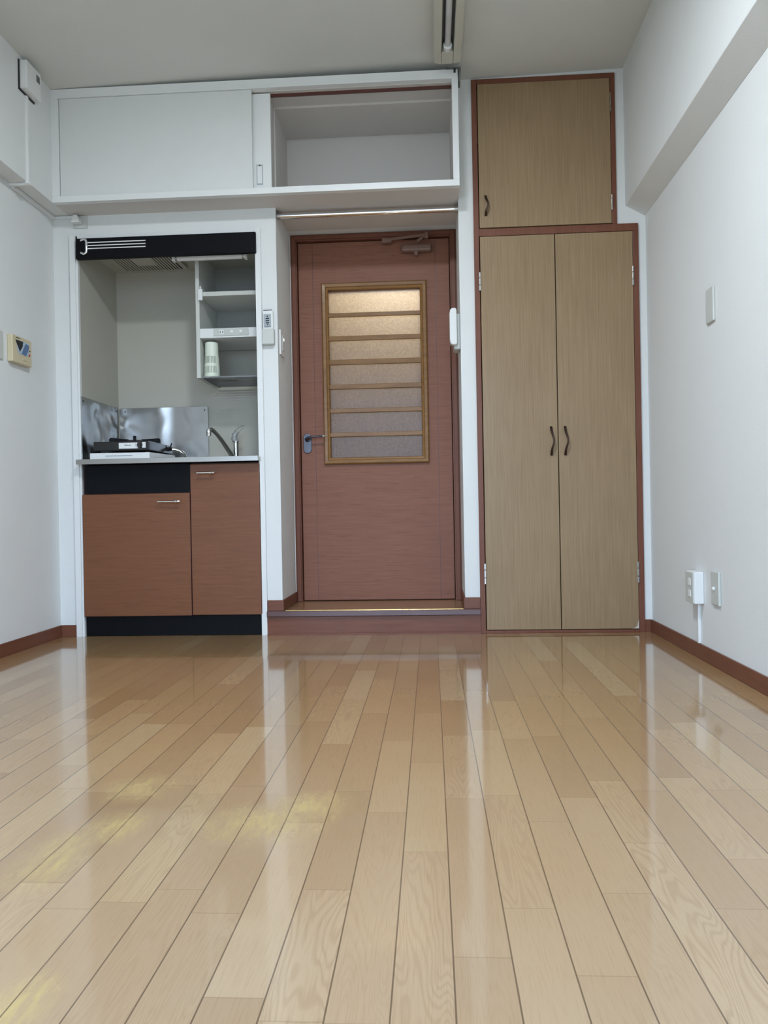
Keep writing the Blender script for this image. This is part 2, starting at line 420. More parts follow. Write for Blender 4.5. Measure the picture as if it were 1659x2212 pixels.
# ------------------------------------------------------------------ entrance hall beyond the door
hl = MB(); HX0, HX1, HY1 = -.95, .45, 5.75
hl.box(HX0-.05, HX0, YD, HY1, -.05, 2.4); hl.box(HX1, HX1+.05, YD, HY1, -.05, 2.4)
hl.box(HX0-.05, HX1+.05, HY1, HY1+.05, -.05, 2.4); hl.box(HX0, HX1, YD, HY1, 2.3, 2.35)
hl.box(HX0-.05, -.703, YD-.02, YD, -.05, 2.4); hl.box(.152, HX1+.05, YD-.02, YD, -.05, 2.4); hl.box(-.703, .152, YD-.02, YD, 2.0, 2.4)
struct(obj('wall_hall', hl, M['hallwall']))
struct(box('floor_hall', M['threshold'], None, HX0, HX1, YD+.05, HY1, -.05, .02))
hlight = thing('hall_lamp', (-.20, 4.47, 1.96), 'round ceiling lamp shining in the hall behind the frosted door glass', 'lamp')
obj('lamp_base', MB().lathe((-.20, 4.47, 1.975), [(.05, 0), (.055, .012), (.055, .025)]), M['plastic'], hlight, smooth=True)
ld = bpy.data.lights.new('hall_bulb', 'POINT'); ld.energy = HALL_POWER; ld.color = (1.0, .80, .52); ld.shadow_soft_size = .05
lo = bpy.data.objects.new('hall_bulb', ld); COL.objects.link(lo); lo.parent = hlight; lo.location = (0.02, -.06, -.04)

# ------------------------------------------------------------------ door
d1 = sroot('door_1', (-.275, 4.05, .11))
fr = MB()
fr.box(-.706, -.668, 4.028, 4.12, .110, 2.002); fr.box(.118, .155, 4.028, 4.12, .110, 2.002); fr.box(-.668, .118, 4.028, 4.12, 1.968, 2.002)
fr.box(-.668, -.655, 4.092, 4.12, .110, 1.968); fr.box(.105, .118, 4.092, 4.12, .110, 1.968); fr.box(-.655, .105, 4.092, 4.12, 1.955, 1.968); fr.box(-.655, .105, 4.092, 4.12, .110, .130)
fr.box(-.693, -.6725, 4.018, 4.030, .111, 1.992) ; fr.box(.1245, .145, 4.018, 4.030, .111, 1.992); fr.box(-.6725, .1245, 4.018, 4.030, 1.974, 1.992)
obj('door_frame', fr, M['trimx'], d1, bevel=.0015)
gx0, gx1, gz0, gz1 = -.530, -.018, .832, 1.732
lf = MB(); Y0, Y1 = 4.052, 4.09; LX0, LX1, LZ0, LZ1 = -.664, .114, .115, 1.963
lf.box(LX0, gx0, Y0, Y1, LZ0, LZ1); lf.box(gx1, LX1, Y0, Y1, LZ0, LZ1); lf.box(gx0, gx1, Y0, Y1, LZ0, gz0); lf.box(gx0, gx1, Y0, Y1, gz1, LZ1)
leaf = obj('door_leaf', lf, M['door'], d1)
gv = MB()
for x in (-.590, .044): gv.box(x-.0012, x+.0012, Y0-.0006, Y0+.002, LZ0, LZ1)
obj('groove', gv, M['kitedge'], leaf)
# glazing frame, mitred profile
def picture_frame(mb, x0, x1, z0, z1, prof):
    rings = []
    for dx, y in prof:
        rings.append([mb.bm.verts.new(q) for q in ((x0+dx, y, z0+dx), (x1-dx, y, z0+dx), (x1-dx, y, z1-dx), (x0+dx, y, z1-dx))])
    for a, b in zip(rings, rings[1:]+rings[:1]):
        for k in range(4):
            mb.bm.faces.new([a[k], a[(k+1) % 4], b[(k+1) % 4], b[k]])
    return mb
pf = picture_frame(MB(), -.545, -.003, .816, 1.750, [(0, 4.052), (0, 4.036), (.006, 4.030), (.020, 4.032), (.024, 4.037), (.032, 4.040), (.035, 4.046), (.035, 4.085), (.010, 4.085), (.010, 4.052)])
gf = obj('glazing_frame', pf, M['oak'], d1)
for a, b in ((1.5765, 1.597), (1.454, 1.478), (1.330, 1.356), (1.204, 1.228), (1.082, 1.104), (.958, .980)):
    box('glazing_bar', M['oak'], d1, -.512, -.036, 4.044, 4.060, a, b, bevel=.002)
box('glass_pane', M['frost'], d1, -.515, -.033, 4.064, 4.067, .845, 1.722)
# lever handle
def stadium(mb, cx, y, z0, z1, r, d, n=12):
    pts = [(cx+r*math.cos(a), y, z1-r+r*math.sin(a)) for a in [PI*k/n for k in range(n+1)]]
    pts += [(cx+r*math.cos(a), y, z0+r+r*math.sin(a)) for a in [PI+PI*k/n for k in range(n+1)]]
    return mb.poly(pts, (0, d, 0))
hd = obj('door_handle', stadium(MB(), -.632, 4.052, .876, .979, .022, -.007), M['pewter'], d1, bevel=.002)
obj('lever', MB().tube([(-.632, 4.045, .944), (-.632, 4.010, .946), (-.622, 4.000, .952), (-.600, 3.997, .957), (-.57, 3.997, .959), (-.545, 3.998, .960)], [.010, .009, .0075, .0055, .0050, .0052]), M['pewter'], hd, smooth=True)
obj('lever_tip', MB().tube([(-.546, 3.998, .960), (-.541, 3.998, .960), (-.533, 3.998, .960)], [.0072, .0078, .003]), M['chrome'], hd, smooth=True)
obj('screw', MB().lathe((-.632, 4.0455, .968), [(.0022, 0), (.0022, -.001)], 10, 'y'), M['slot'], hd)
obj('screw', MB().lathe((-.632, 4.0455, .887), [(.0022, 0), (.0022, -.001)], 10, 'y'), M['slot'], hd)
# closer
cl = obj('door_closer', MB().box(-.128, .028, 4.005, 4.052, 1.889, 1.928), M['door'], d1, bevel=.012, seg=3)
cl.data.materials[0] = plain('brown_closer_casting', rgb(.20, .115, .085), .4)
cl['label'] = 'tan metal closer body'
obj('valve_cap', MB().lathe((-.052, 4.02, 1.876), [(.008, -.006), (.012, 0), (.013, .016)], 16), cl.data.materials[0], cl, smooth=True)
obj('closer_arm', MB().ribbon([(-.045, 4.0, 1.938), (.002, 3.985, 1.962), (-.10, 3.992, 1.956), (-.215, 4.0, 1.946)], .014, .005, (0, .1, 1)), cl.data.materials[0], cl)
obj('arm_shoe', MB().box(-.225, -.175, 3.995, 4.030, 1.935, 1.957), cl.data.materials[0], cl, bevel=.003)
obj('arm_pin', MB().lathe((.002, 3.985, 1.950), [(.010, -.008), (.010, .022)], 14), cl.data.materials[0], cl)

# ------------------------------------------------------------------ overhead cabinet
oc = thing('overhead_cabinet', (-.77, 3.60, 2.0), 'long white overhead cabinet under the ceiling, right half standing open', 'cabinet')
CY = 3.48
cf = MB()
cf.box(-1.690, .152, CY, CY+.03, 2.470, 2.510)          # top rail
cf.box(-1.690, .152, CY, CY+.03, 1.998, 2.026)          # bottom rail
cf.box(-1.690, -1.656, CY, CY+.03, 2.026, 2.470); cf.box(.125, .152, CY, CY+.03, 2.026, 2.470)
obj('face_frame', cf, M['white'], oc, bevel=.001)
cc = MB()
cc.box(-1.690, .152, CY+.03, 3.964, 1.999, 2.015)       # bottom board
cc.box(-1.690, .152, CY+.03, 3.649, 2.468, 2.510)       # top
cc.box(-.702, .151, 3.649, 3.964, 2.458, 2.474)
cc.box(.126, .152, CY+.03, 3.964, 2.015, 2.458); cc.box(-.72, -.703, CY+.085, 3.649, 2.015, 2.468); cc.box(-.702, -.695, 3.649, 3.964, 2.015, 2.458)
cc.box(-.695, .126, 3.955, 3.964, 2.015, 2.458)
cc.box(-1.690, -.72, 3.640, 3.649, 2.015, 2.468)
obj('carcass', cc, plain('cabinet_lining', rgb(.62, .59, .56), .75, mottle=.012), oc)
obj('sliding_track', MB().box(-.70, .125, CY+.052, CY+.062, 2.456, 2.468), M['kitedge'], oc)
d = obj('sliding_door', MB().box(-1.654, -.770, CY+.008, CY+.024, 2.027, 2.469), M['panelpaper'], oc, bevel=.001)
d2 = obj('sliding_door', MB().box(-1.580, -.690, CY+.034, CY+.050, 2.022, 2.462), M['white'], oc, bevel=.001)
pull = MB(); pull.box(-.757, -.729, CY+.0325, CY+.0345, 2.052, 2.143)
obj('finger_pull', pull, M['greylabel'], d2)
pull = MB(); pull.box(-.7535, -.7325, CY+.0315, CY+.0335, 2.058, 2.136)
obj('pull_plate', pull, M['white'], d2)
obj('pull_screw', MB().lathe((-.742, CY+.0315, 2.138), [(.003, 0), (.003, -.0015)], 10, 'y'), M['slot'], d2)
# bracket at the corner
br = thing('corner_bracket', (.14, 3.47, 2.50), 'small grey metal bracket at the open cabinet corner, by the lamp end', 'bracket')
bm_ = MB(); bm_.box(.100, .166, CY-.004, CY+.05, 2.508, 2.516); bm_.box(.155, .163, CY-.004, CY+.05, 2.452, 2.508)
obj('plate', bm_, M['greymetal'], br)
obj('bolt', MB().box(.134, .143, CY-.007, CY-.002, 2.492, 2.510), M['slot'], br)

# hanging rail
rd = thing('hanging_rail', (-.275, 3.69, 1.96), 'polished steel clothes rail across the top of the doorway', 'rail')
obj('rail_tube', MB().tube([(-.695, 3.69, 1.974), (.144, 3.69, 1.974)], .0135, 20), M['chrome'], rd, smooth=True)
for x, s in ((-.7025, 1), (.1515, -1)):
    obj('rail_socket', MB().tube([(x, 3.69, 1.974), (x+s*.018, 3.69, 1.974)], .0175, 20), M['steel'], rd, smooth=True)
    obj('socket_arm', MB().box(min(x, x+s*.004), max(x, x+s*.004), 3.674, 3.706, 1.974, 1.999), M['greymetal'], rd)

# ------------------------------------------------------------------ closet
ct = thing('built_in_closet', (.59, 3.66, 0), 'tall beige wood closet with brown frame, one upper and two lower doors', 'closet')
FY0, FY1 = 3.638, 3.70
f = MB()
f.box(.219, .243, FY0, FY1, 0, 2.545)
f.box(.243, .868, FY0, FY1, 2.521, 2.545)
f.box(.846, .868, FY0, FY1, 1.858, 2.521)
f.box(.243, .962, FY0, FY1, 1.824, 1.858)
f.box(.936, .962, FY0, FY1, 0, 1.824)
f.box(.243, .936, FY0, FY1, 0, .0135)
obj('closet_frame', f, M['trimx'], ct, bevel=.0015)
bx = MB(); bx.box(.243, .95, 4.18, 4.20, 0, 2.5); bx.box(.225, .243, FY1, 4.2, 0, 2.5); bx.box(.936, .955, FY1, 4.2, 0, 1.85); bx.box(.846, .86, FY1, 4.2, 1.86, 2.5)
obj('closet_lining', bx, M['black'], ct)
def closet_handle(x, z0, z1, par, k):
    n = 15; pts = []; ws = []
    for i in range(n):
        t = i/(n-1); s = math.sin(PI*t)
        pts.append((x+k*.006*math.cos(2*PI*t)*-1*math.sin(PI*t) + k*.004*s, 3.630-.022*s**.6, z0+(z1-z0)*t))
        ws.append(.0065+.004*abs(math.cos(PI*t))**.6)
    h = obj('handle', MB().ribbon(pts, ws, .005, (1, 0, 0)), M['darkmetal'], par, smooth=True)
    return h
def hinge(x, z0, z1, par, w_=.0038):
    m = MB(); m.box(x-w_, x+w_, 3.6275, 3.640, z0, z0+(z1-z0)*.30); m.box(x-w_, x+w_, 3.6275, 3.640, z0+(z1-z0)*.32, z0+(z1-z0)*.68); m.box(x-w_, x+w_, 3.6275, 3.640, z0+(z1-z0)*.70, z1)
    obj('hinge', m, M['steel'], par, bevel=.001)
DY0, DY1 = 3.634, 3.654
ud = obj('closet_door', MB().box(.2465, .8435, DY0, DY1, 1.8615, 2.5185), M['closet'], ct, bevel=.001)
ud['label'] = 'single upper door'
closet_handle(.275, 1.916, 2.006, ud, 1); hinge(.8455, 2.366, 2.450, ud, .0022); hinge(.8455, 1.919, 1.989, ud, .0028)
ld_ = obj('closet_door', MB().box(.2465, .5835, DY0, DY1, .0165, 1.8205), M['closet'], ct, bevel=.001)
ld_['label'] = 'left lower door'
closet_handle(.553, .812, .942, ld_, 1); hinge(.2425, 1.573, 1.657, ld_); hinge(.2425, .227, .321, ld_)
rd_ = obj('closet_door', MB().box(.5875, .9335, DY0, DY1, .0165, 1.8205), M['closet'], ct, bevel=.001)
rd_['label'] = 'right lower door with a peeled bottom corner'
closet_handle(.616, .812, .942, rd_, 1); hinge(.9335, 1.574, 1.662, rd_); hinge(.9335, .225, .321, rd_)
obj('peeled_corner', MB().poly([(.9334, DY0-.0006, .017), (.9334, DY0-.0006, .058), (.929, DY0-.0006, .046), (.926, DY0-.0006, .030), (.916, DY0-.0006, .021), (.905, DY0-.0006, .017)], (0, .001, 0)), plain('bare_board', rgb(.55, .50, .45), .7), rd_)

# ------------------------------------------------------------------ kitchenette
kf = thing('kitchenette_surround', (-1.23, 3.66, 0), 'white upright frame panels lining the kitchenette alcove', 'surround')
s = MB()
s.box(-1.686, -1.659, 3.632, 3.66, 0, 1.902); s.box(-1.664, -1.650, 3.640, 3.66, 0, 1.90)
s.box(-.798, -.772, 3.632, 3.66, 0, 1.902); s.box(-.800, -.789, 3.640, 3.66, .0, 1.90)
s.box(-1.659, -.798, 3.640, 3.66, 1.882, 1.902)
obj('frame_panel', s, M['white'], kf, bevel=.001)
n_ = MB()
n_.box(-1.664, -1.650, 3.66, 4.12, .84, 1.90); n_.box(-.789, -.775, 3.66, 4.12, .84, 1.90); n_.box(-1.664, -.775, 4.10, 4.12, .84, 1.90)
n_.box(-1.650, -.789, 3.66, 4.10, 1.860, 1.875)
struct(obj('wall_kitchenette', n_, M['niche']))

bc = thing('base_cabinet', (-1.21, 3.85, 0), 'low reddish wood kitchen base cabinet with two doors and black panels', 'cabinet')
c = MB(); c.box(-1.648, -.791, 3.662, 4.09, .095, .812)
obj('cabinet_body', c, M['kitedge'], bc)
box('front_panel', M['black'], bc, -1.636, -1.127, 3.640, 3.660, .679, .810)
box('toe_kick', M['black'], bc, -1.645, -.791, 3.655, 3.675, .002, .094)
for x0, x1, z0, z1, hx0, hx1, hz in ((-1.646, -1.130, .098, .673, -1.275, -1.172, .6335), (-1.124, -.793, .100, .806, -1.086, -1.006, .7645)):
    dd = obj('cabinet_door', MB().box(x0, x1, 3.632, 3.652, z0, z1), M['kit'], bc, bevel=.0015)
    e = MB(); e.box(x0-.0012, x0, 3.634, 3.652, z0, z1); e.box(x1, x1+.0012, 3.634, 3.652, z0, z1); e.box(x0, x1, 3.634, 3.652, z0-.0012, z0)
    obj('door_edge', e, M['kitedge'], dd)
    hh = MB().tube([(hx0, 3.604, hz), (hx1-.02, 3.604, hz), (hx1-.018, 3.604, hz), (hx1-.012, 3.604, hz), (hx1-.008, 3.604, hz), (hx1-.004, 3.604, hz), (hx1+.004, 3.604, hz)], [.0045, .0045, .0075, .0075, .0045, .007, .004], 16)
    hb = obj('handle', hh, M['chrome'], dd, smooth=True)
    for px in (hx0+.012, hx1-.014): obj('handle_post', MB().tube([(px, 3.632, hz), (px, 3.604, hz)], .0035, 10), M['chrome'], dd)

wt = thing('worktop', (-1.21, 3.85, .815), 'thin stainless steel kitchen worktop over the base cabinet', 'worktop')
wm = MB(); wm.box(-1.649, -.790, 3.580, 4.098, .816, .8365)
obj('top', wm, M['steel'], wt, bevel=.003)
obj('front_lip', MB().box(-1.649, -.790, 3.577, 3.582, .814, .8375), M['steel'], wt, bevel=.001)

def splash(name, mb, label, screws):
    t_ = obj(name, mb, M['sheet'], None, bevel=.0008); tag(t_, label, 'splashback', 'steel sheets round the stove')
    for p, ax in screws:
        obj('screw', MB().lathe(p, [(.0035, 0), (.0035, -.002 if ax == 'y' else .002)], 10, ax), M['slot'], t_)
    return t_
splash('steel_splashback', MB().box(-1.6495, -1.647, 3.645, 4.085, .838, 1.143), 'shiny steel sheet on the side wall left of the stove', [((-1.647, 3.665, 1.122), 'x'), ((-1.647, 4.06, 1.122), 'x')])
splash('steel_splashback', MB().box(-1.640, -1.165, 4.088, 4.0905, .838, 1.140), 'wide dull steel sheet on the wall behind the stove', [((-1.182, 4.088, 1.120), 'y'), ((-1.610, 4.088, 1.122), 'y')])

# stove
sv = thing('gas_stove', (-1.47, 3.83, .8367), 'black single gas stove on a white drip tray, left on the worktop', 'stove')
SX0, SX1 = -1.612, -1.322
tb = MB().poly([(SX0, 3.645, .8367), (SX0, 3.645, .870), (SX0, 4.02, .880), (SX0, 4.02, .8367)], (SX1-SX0, 0, 0))
tr = obj('drip_tray', tb, M['plastic'], sv, bevel=.003)
obj('tray_slot', MB().box(-1.535, -1.405, 3.6435, 3.646, .8545, .8575), M['greylabel'], sv)
bd = obj('stove_body', MB().box(-1.600, -1.326, 3.660, 3.99, .882, .925), M['blackgloss'], sv, bevel=.004)
obj('control_plate', MB().box(-1.475, -1.382, 3.657, 3.661, .890, .918), M['steel'], sv, bevel=.001).data.materials[0] = M['plastic']
obj('control_plate', MB().box(-1.362, -1.345, 3.657, 3.661, .892, .919), M['plastic'], sv, bevel=.001)
text('maker_name', 'Paloma', M['ink'], sv, (-1.432, 3.6565, .906), .0105, (1, 0, 0), (0, 0, 1))
text('ignition_mark', '/', M['ink'], sv, (-1.394, 3.6565, .907), .012, (1, 0, 0), (0, 0, 1))
obj('knob', MB().lathe((-1.372, 3.661, .906), [(.013, 0), (.013, -.012), (.010, -.018)], 20, 'y'), M['blackgloss'], sv, smooth=True)
for px in (-1.59, -1.345):
    for py in (3.685, 3.955):
        obj('foot', MB().lathe((px, py, .872), [(.012, 0), (.012, .012)], 14), M['black'], sv)
obj('burner', MB().lathe((-1.465, 3.84, .922), [(.075, 0), (.075, .006), (.045, .008), (.045, .020), (.030, .024)], 28), M['pewter'], sv, smooth=True)
for a in (20, 110, 200, 290):
    r_ = math.radians(a); cx, cy = -1.465, 3.84; ux, uy = math.cos(r_), math.sin(r_); vx, vy = -uy*.007, ux*.007
    P = lambda r, z, s: (cx+ux*r+vx*s, cy+uy*r+vy*s, z)
    pts = [P(.030, .950, -1), P(.115, .957, -1), P(.122, .950, -1), P(.122, .924, -1), P(.100, .924, -1), P(.098, .940, -1), P(.030, .944, -1)]
    obj('pan_support', MB().poly(pts, (vx*2, vy*2, 0)), M['black'], sv)
obj('pan_ring', MB().tube([(-1.465+.12*math.cos(k*PI/12), 3.84+.12*math.sin(k*PI/12), .930) for k in range(25)], .004, 8, False), M['black'], sv, smooth=True)
gh = thing('gas_hose', (-1.28, 4.03, .84), 'silver flexible gas hose curling beside the stove', 'hose')
pts = [(-1.326, 3.94, .905), (-1.305, 3.95, .908), (-1.280, 3.96, .900), (-1.262, 3.975, .885), (-1.258, 3.99, .868), (-1.268, 4.0, .853), (-1.29, 4.005, .848), (-1.315, 4.03, .848), (-1.33, 4.07, .848)]
obj('hose_tube', MB().tube(pts, .0085, 14), M['chrome'], gh, smooth=True)
obj('gas_tap', MB().tube([(-1.315, 3.93, .906), (-1.335, 3.90, .900)], .011, 12), M['pewter'], gh, smooth=True)
obj('tap_lever', MB().tube([(-1.318, 3.93, .912), (-1.308, 3.925, .935)], .003, 8), M['black'], gh)

# faucet
fc = thing('kitchen_faucet', (-.995, 3.98, .8367), 'chrome sink faucet with swivel spout and clear lever on the worktop', 'faucet')
obj('faucet_body', MB().lathe((-.990, 3.98, .8367), [(.022, 0), (.022, .006), (.0135, .010), (.0135, .098), (.015, .100), (.015, .106)], 24), M['chrome'], fc, smooth=True)
sp = [(-.998, 3.972, .848), (-1.006, 3.950, .868), (-1.020, 3.910, .902), (-1.034, 3.865, .938), (-1.045, 3.830, .962), (-1.056, 3.805, .978), (-1.065, 3.788, .985), (-1.071, 3.775, .982)]
obj('spout', MB().tube(sp, [.0125, .0125, .0115, .0105, .010, .0105, .011, .010], 18), M['chrome'], fc, smooth=True)
obj('aerator', MB().lathe((-1.072, 3.773, .952), [(.0095, 0), (.0115, .002), (.0115, .010), (.0105, .012), (.0115, .014), (.0115, .028), (.008, .034)], 20), M['chrome'], fc, smooth=True)
lev = [(-.992, 3.98, .942), (-.997, 3.975, .958), (-.993, 3.97, .975), (-.981, 3.965, .990), (-.966, 3.96, 1.001), (-.952, 3.955, 1.009), (-.940, 3.95, 1.018)]
obj('lever', MB().tube(lev, [.0165, .0165, .0145, .012, .0095, .007, .002], 18), M['clear'], fc, smooth=True)
obj('lever_core', MB().tube(lev[:4], [.011, .009, .007, .004], 12), M['plastic'], fc, smooth=True)

# hood fascia
hf = thing('hood_fascia', (-1.22, 3.63, 1.783), 'wide black panel across the kitchenette top with chrome emblem', 'panel')
obj('panel', MB().box(-1.648, -.791, 3.615, 3.640, 1.783, 1.880), M['black'], hf, bevel=.003)
ep = []
for k in range(19):
    a = PI*.85-2*PI*.85*k/18
    if k < 6: pass
ep = [(-1.621, 3.612, 1.868)]
for k in range(9): a = PI/2-PI/2*k/8; ep.append((-1.607+.014*math.cos(a), 3.611, 1.860+.013*math.sin(a)))
for k in range(9): a = -PI/2*k/8; ep.append((-1.607+.014*math.cos(a), 3.611, 1.818+.013*math.sin(a)))
ep.append((-1.621, 3.612, 1.811))
obj('emblem', MB().tube(ep, [.0055]+[.0062]*18+[.0055], 12), M['chrome'], hf, smooth=True)
for z in (1.858, 1.844, 1.830):
    obj('stripe', MB().box(-1.592, -1.311, 3.6128, 3.6152, z-.0022, z+.0022), M['steel'], hf).data.materials[0] = M['plastic']
# exhaust grille in alcove ceiling
ex = thing('exhaust_grille', (-1.36, 3.82, 1.848), 'white slatted exhaust fan cover on the kitchenette alcove ceiling', 'vent')
GX0, GX1, GY0, GY1, GZ = -1.568, -1.267, 3.76, 4.032, 1.846
g = MB(); g.box(GX0-.014, GX1+.004, GY0-.03, GY1+.02, GZ+.006, GZ+.0135); obj('cover_plate', g, M['niche'], ex, bevel=.002)
g = MB(); g.box(GX0, GX1, GY0, GY1, GZ+.004, GZ+.0062); obj('grille_shadow', g, M['slot'], ex)
g = MB(); k = 0; ns = 20
for i in range(ns):
    x = GX0+(i+.5)*(GX1-GX0)/ns
    if abs(x-(GX0+GX1)/2) < .048:
        g.box(x-.0035, x+.0035, GY0, GY0+.07, GZ, GZ+.0045); g.box(x-.0035, x+.0035, GY1-.095, GY1, GZ, GZ+.0045)
    else: g.box(x-.0035, x+.0035, GY0, GY1, GZ, GZ+.0045)
g.box((GX0+GX1)/2-.048, (GX0+GX1)/2+.048, GY0+.065, GY1-.09, GZ-.001, GZ+.0045)
obj('slats', g, M['niche'], ex)
# under light
ul = thing('alcove_tube_light', (-1.04, 3.72, 1.80), 'short unlit white tube light hanging just behind the black panel', 'lamp')
obj('tube', MB().tube([(-1.195, 3.70, 1.797), (-.865, 3.70, 1.797)], .0145, 18), M['plastic'], ul, smooth=True)
for x in (-1.211, -.865): obj('tube_socket', MB().box(x, x+.016, 3.682, 3.718, 1.782, 1.858), M['plastic'], ul, bevel=.003)
obj('socket_band', MB().tube([(-1.195, 3.70, 1.797), (-1.187, 3.70, 1.797)], .0155, 18), M['steel'], ul)
obj('socket_band', MB().tube([(-.873, 3.70, 1.797), (-.865, 3.70, 1.797)], .0155, 18), M['steel'], ul)
obj('light_base', MB().box(-1.211, -.82, 3.675, 3.735, 1.850, 1.8595), M['niche'], ul)
tk = obj('ceiling_channel', MB().box(-1.258, -1.236, 3.735, 4.02, 1.845, 1.8595), M['niche'], ul)

# shelf unit
su = thing('shelf_unit', (-.96, 3.94, 1.24), 'open white wall shelf unit hanging in the kitchenette alcove', 'shelf')
SY = 3.78
obj('side_panel', MB().box(-1.128, -1.109, SY, 4.099, 1.236, 1.8595), M['shelfwhite'], su, bevel=.001)
obj('side_panel', MB().box(-.804, -.790, SY, 4.099, 1.236, 1.8595), M['white'], su, bevel=.001)
bpn = MB().box(-1.109, -.804, 4.088, 4.099, 1.43, 1.8595); obj('back_panel', bpn, M['shelfback'], su)
obj('shelf', MB().box(-1.109, -.804, SY, 4.088, 1.634, 1.655), M['shelfwhite'], su, bevel=.001)
sh = obj('shelf', MB().box(-1.109, -.804, SY, 4.088, 1.430, 1.476), M['white'], su, bevel=.001)
op = obj('outlet_panel', MB().box(-1.040, -.869, SY-.004, SY, 1.4385, 1.4735), M['greyplastic'], su, bevel=.001)
o_ = MB(); o_.box(-1.009, -1.006, SY-.0048, SY-.0035, 1.450, 1.461); o_.box(-.997, -.994, SY-.0048, SY-.0035, 1.450, 1.461)
obj('socket_slots', o_, M['slot'], op)
for x in (-.951, -.906): obj('earth_cover', MB().lathe((x, SY-.004, 1.456), [(.0085, 0), (.0085, -.002), (.006, -.0035)], 18, 'y'), M['plastic'], op)
obj('socket_face', MB().box(-1.013, -.990, SY-.0044, SY-.0038, 1.445, 1.467), M['plastic'], op)
lt = obj('latch', MB().box(-1.112, -1.090, SY-.014, SY, 1.612, 1.666), M['plastic'], su, bevel=.002)
obj('latch_pin', MB().tube([(-1.101, SY-.007, 1.664), (-1.101, SY-.007, 1.680)], .004, 10), M['plastic'], su)
# wire tray
wr = obj('wire_rack', MB().box(-1.100, -1.094, SY-.005, 4.085, 1.234, 1.2405), M['rack'], su)
g = MB(); g.box(-1.100, -.805, SY-.006, SY-.001, 1.2345, 1.2415)
for i in range(13):
    y = SY+.012+i*.0225; g.box(-1.094, -.805, y, y+.011, 1.2355, 1.2395)
obj('rack_slats', g, M['rack'], wr)
# deodoriser
de = thing('air_freshener', (-1.066, 3.83, 1.2415), 'pale round plastic air freshener with slots on the wire rack', 'air freshener')
obj('case', MB().lathe((-1.066, 3.83, 1.2415), [(.038, 0), (.0385, .006), (.037, .060), (.0345, .100), (.0325, .114), (.032, .168), (.030, .174), (.026, .175)], 36), M['deod'], de, smooth=True)
sl = MB()
for z0, z1, r0 in ((.022, .056, .0378), (.070, .104, .0362)):
    for k in range(9):
        a = -PI/2+(k-4)*.20; r = r0
        c0, s0 = math.cos(a), math.sin(a); tx, ty = -s0*.0016, c0*.0016
        b0 = Vector((-1.066+c0*r, 3.83+s0*r, 1.2415+z0)); e0 = Vector((-1.066+c0*(r-.0012), 3.83+s0*(r-.0012), 1.2415+z1))
        sl.poly([b0+Vector((tx, ty, 0)), b0-Vector((tx, ty, 0)), e0-Vector((tx, ty, 0)), e0+Vector((tx, ty, 0))], (c0*.0008, s0*.0008, 0))
obj('vent_slots', sl, plain('slot_grey', rgb(.30, .33, .27), .6), de)
dsh = obj('black_dish', MB().lathe((-.985, 3.86, 1.2415), [(.030, 0), (.038, .004), (.040, .006), (.036, .009), (.012, .011)], 28), M['black'], None, smooth=True)
tag(dsh, 'small flat black dish lying on the wire rack beside the air freshener', 'dish')

# ------------------------------------------------------------------ small things on the left
bx_ = thing('ceiling_sensor_box', (-1.675, 3.265, 2.365), 'white wall box with small dark window high on the left beam', 'wall box')
obj('case', MB().box(-1.690, -1.655, 3.205, 3.325, 2.372, 2.490), M['plastic'], bx_, bevel=.003)
obj('backplate', MB().box(-1.6902, -1.685, 3.198, 3.326, 2.364, 2.490), M['slot'], bx_)
obj('display', MB().box(-1.6555, -1.653, 3.285, 3.312, 2.440, 2.470), M['greymetal'], bx_, bevel=.002)
cd_ = thing('cable_conduit', (-1.685, 3.26, 2.0), 'thin white cable conduit running from the wall box to the plug', 'conduit')
obj('vertical_run', MB().box(-1.6915, -1.680, 3.250, 3.264, 2.001, 2.364), M['plastic'], cd_, bevel=.002)
q = MB(); q.box(-1.695, -1.680, 3.249, 3.272, 1.990, 2.003); q.box(-1.772, -1.683, 3.258, 3.272, 1.988, 1.9995)
obj('elbow', q, M['plastic'], cd_, bevel=.002)
obj('side_run', MB().box(-1.7698, -1.758, 3.272, 3.650, 1.982, 1.9985), M['plastic'], cd_, bevel=.002)
obj('back_run', MB().box(-1.758, -1.655, 3.6395, 3.6498, 1.986, 1.998), M['plastic'], cd_, bevel=.002)
pt = thing('wall_outlet_plate', (-1.635, 3.645, 1.94), 'small grey outlet plate above the kitchenette corner', 'outlet')
obj('plate', MB().box(-1.668, -1.601, 3.643, 3.6499, 1.938, 1.9965), M['greyplastic'], pt, bevel=.002)
pg = thing('white_plug', (-1.646, 3.63, 1.97), 'white power plug pushed into the outlet plate above the kitchenette', 'plug')
obj('plug_body', MB().poly([(-1.664, 3.606, 1.955), (-1.626, 3.606, 1.955), (-1.628, 3.606, 1.978), (-1.638, 3.606, 1.990), (-1.652, 3.606, 1.990), (-1.661, 3.606, 1.978)], (0, .036, 0)), M['plastic'], pg, bevel=.003)
obj('plug_cord', MB().tube([(-1.645, 3.625, 1.988), (-1.645, 3.632, 1.996), (-1.668, 3.638, 1.994)], .003, 8), M['plastic'], pg)

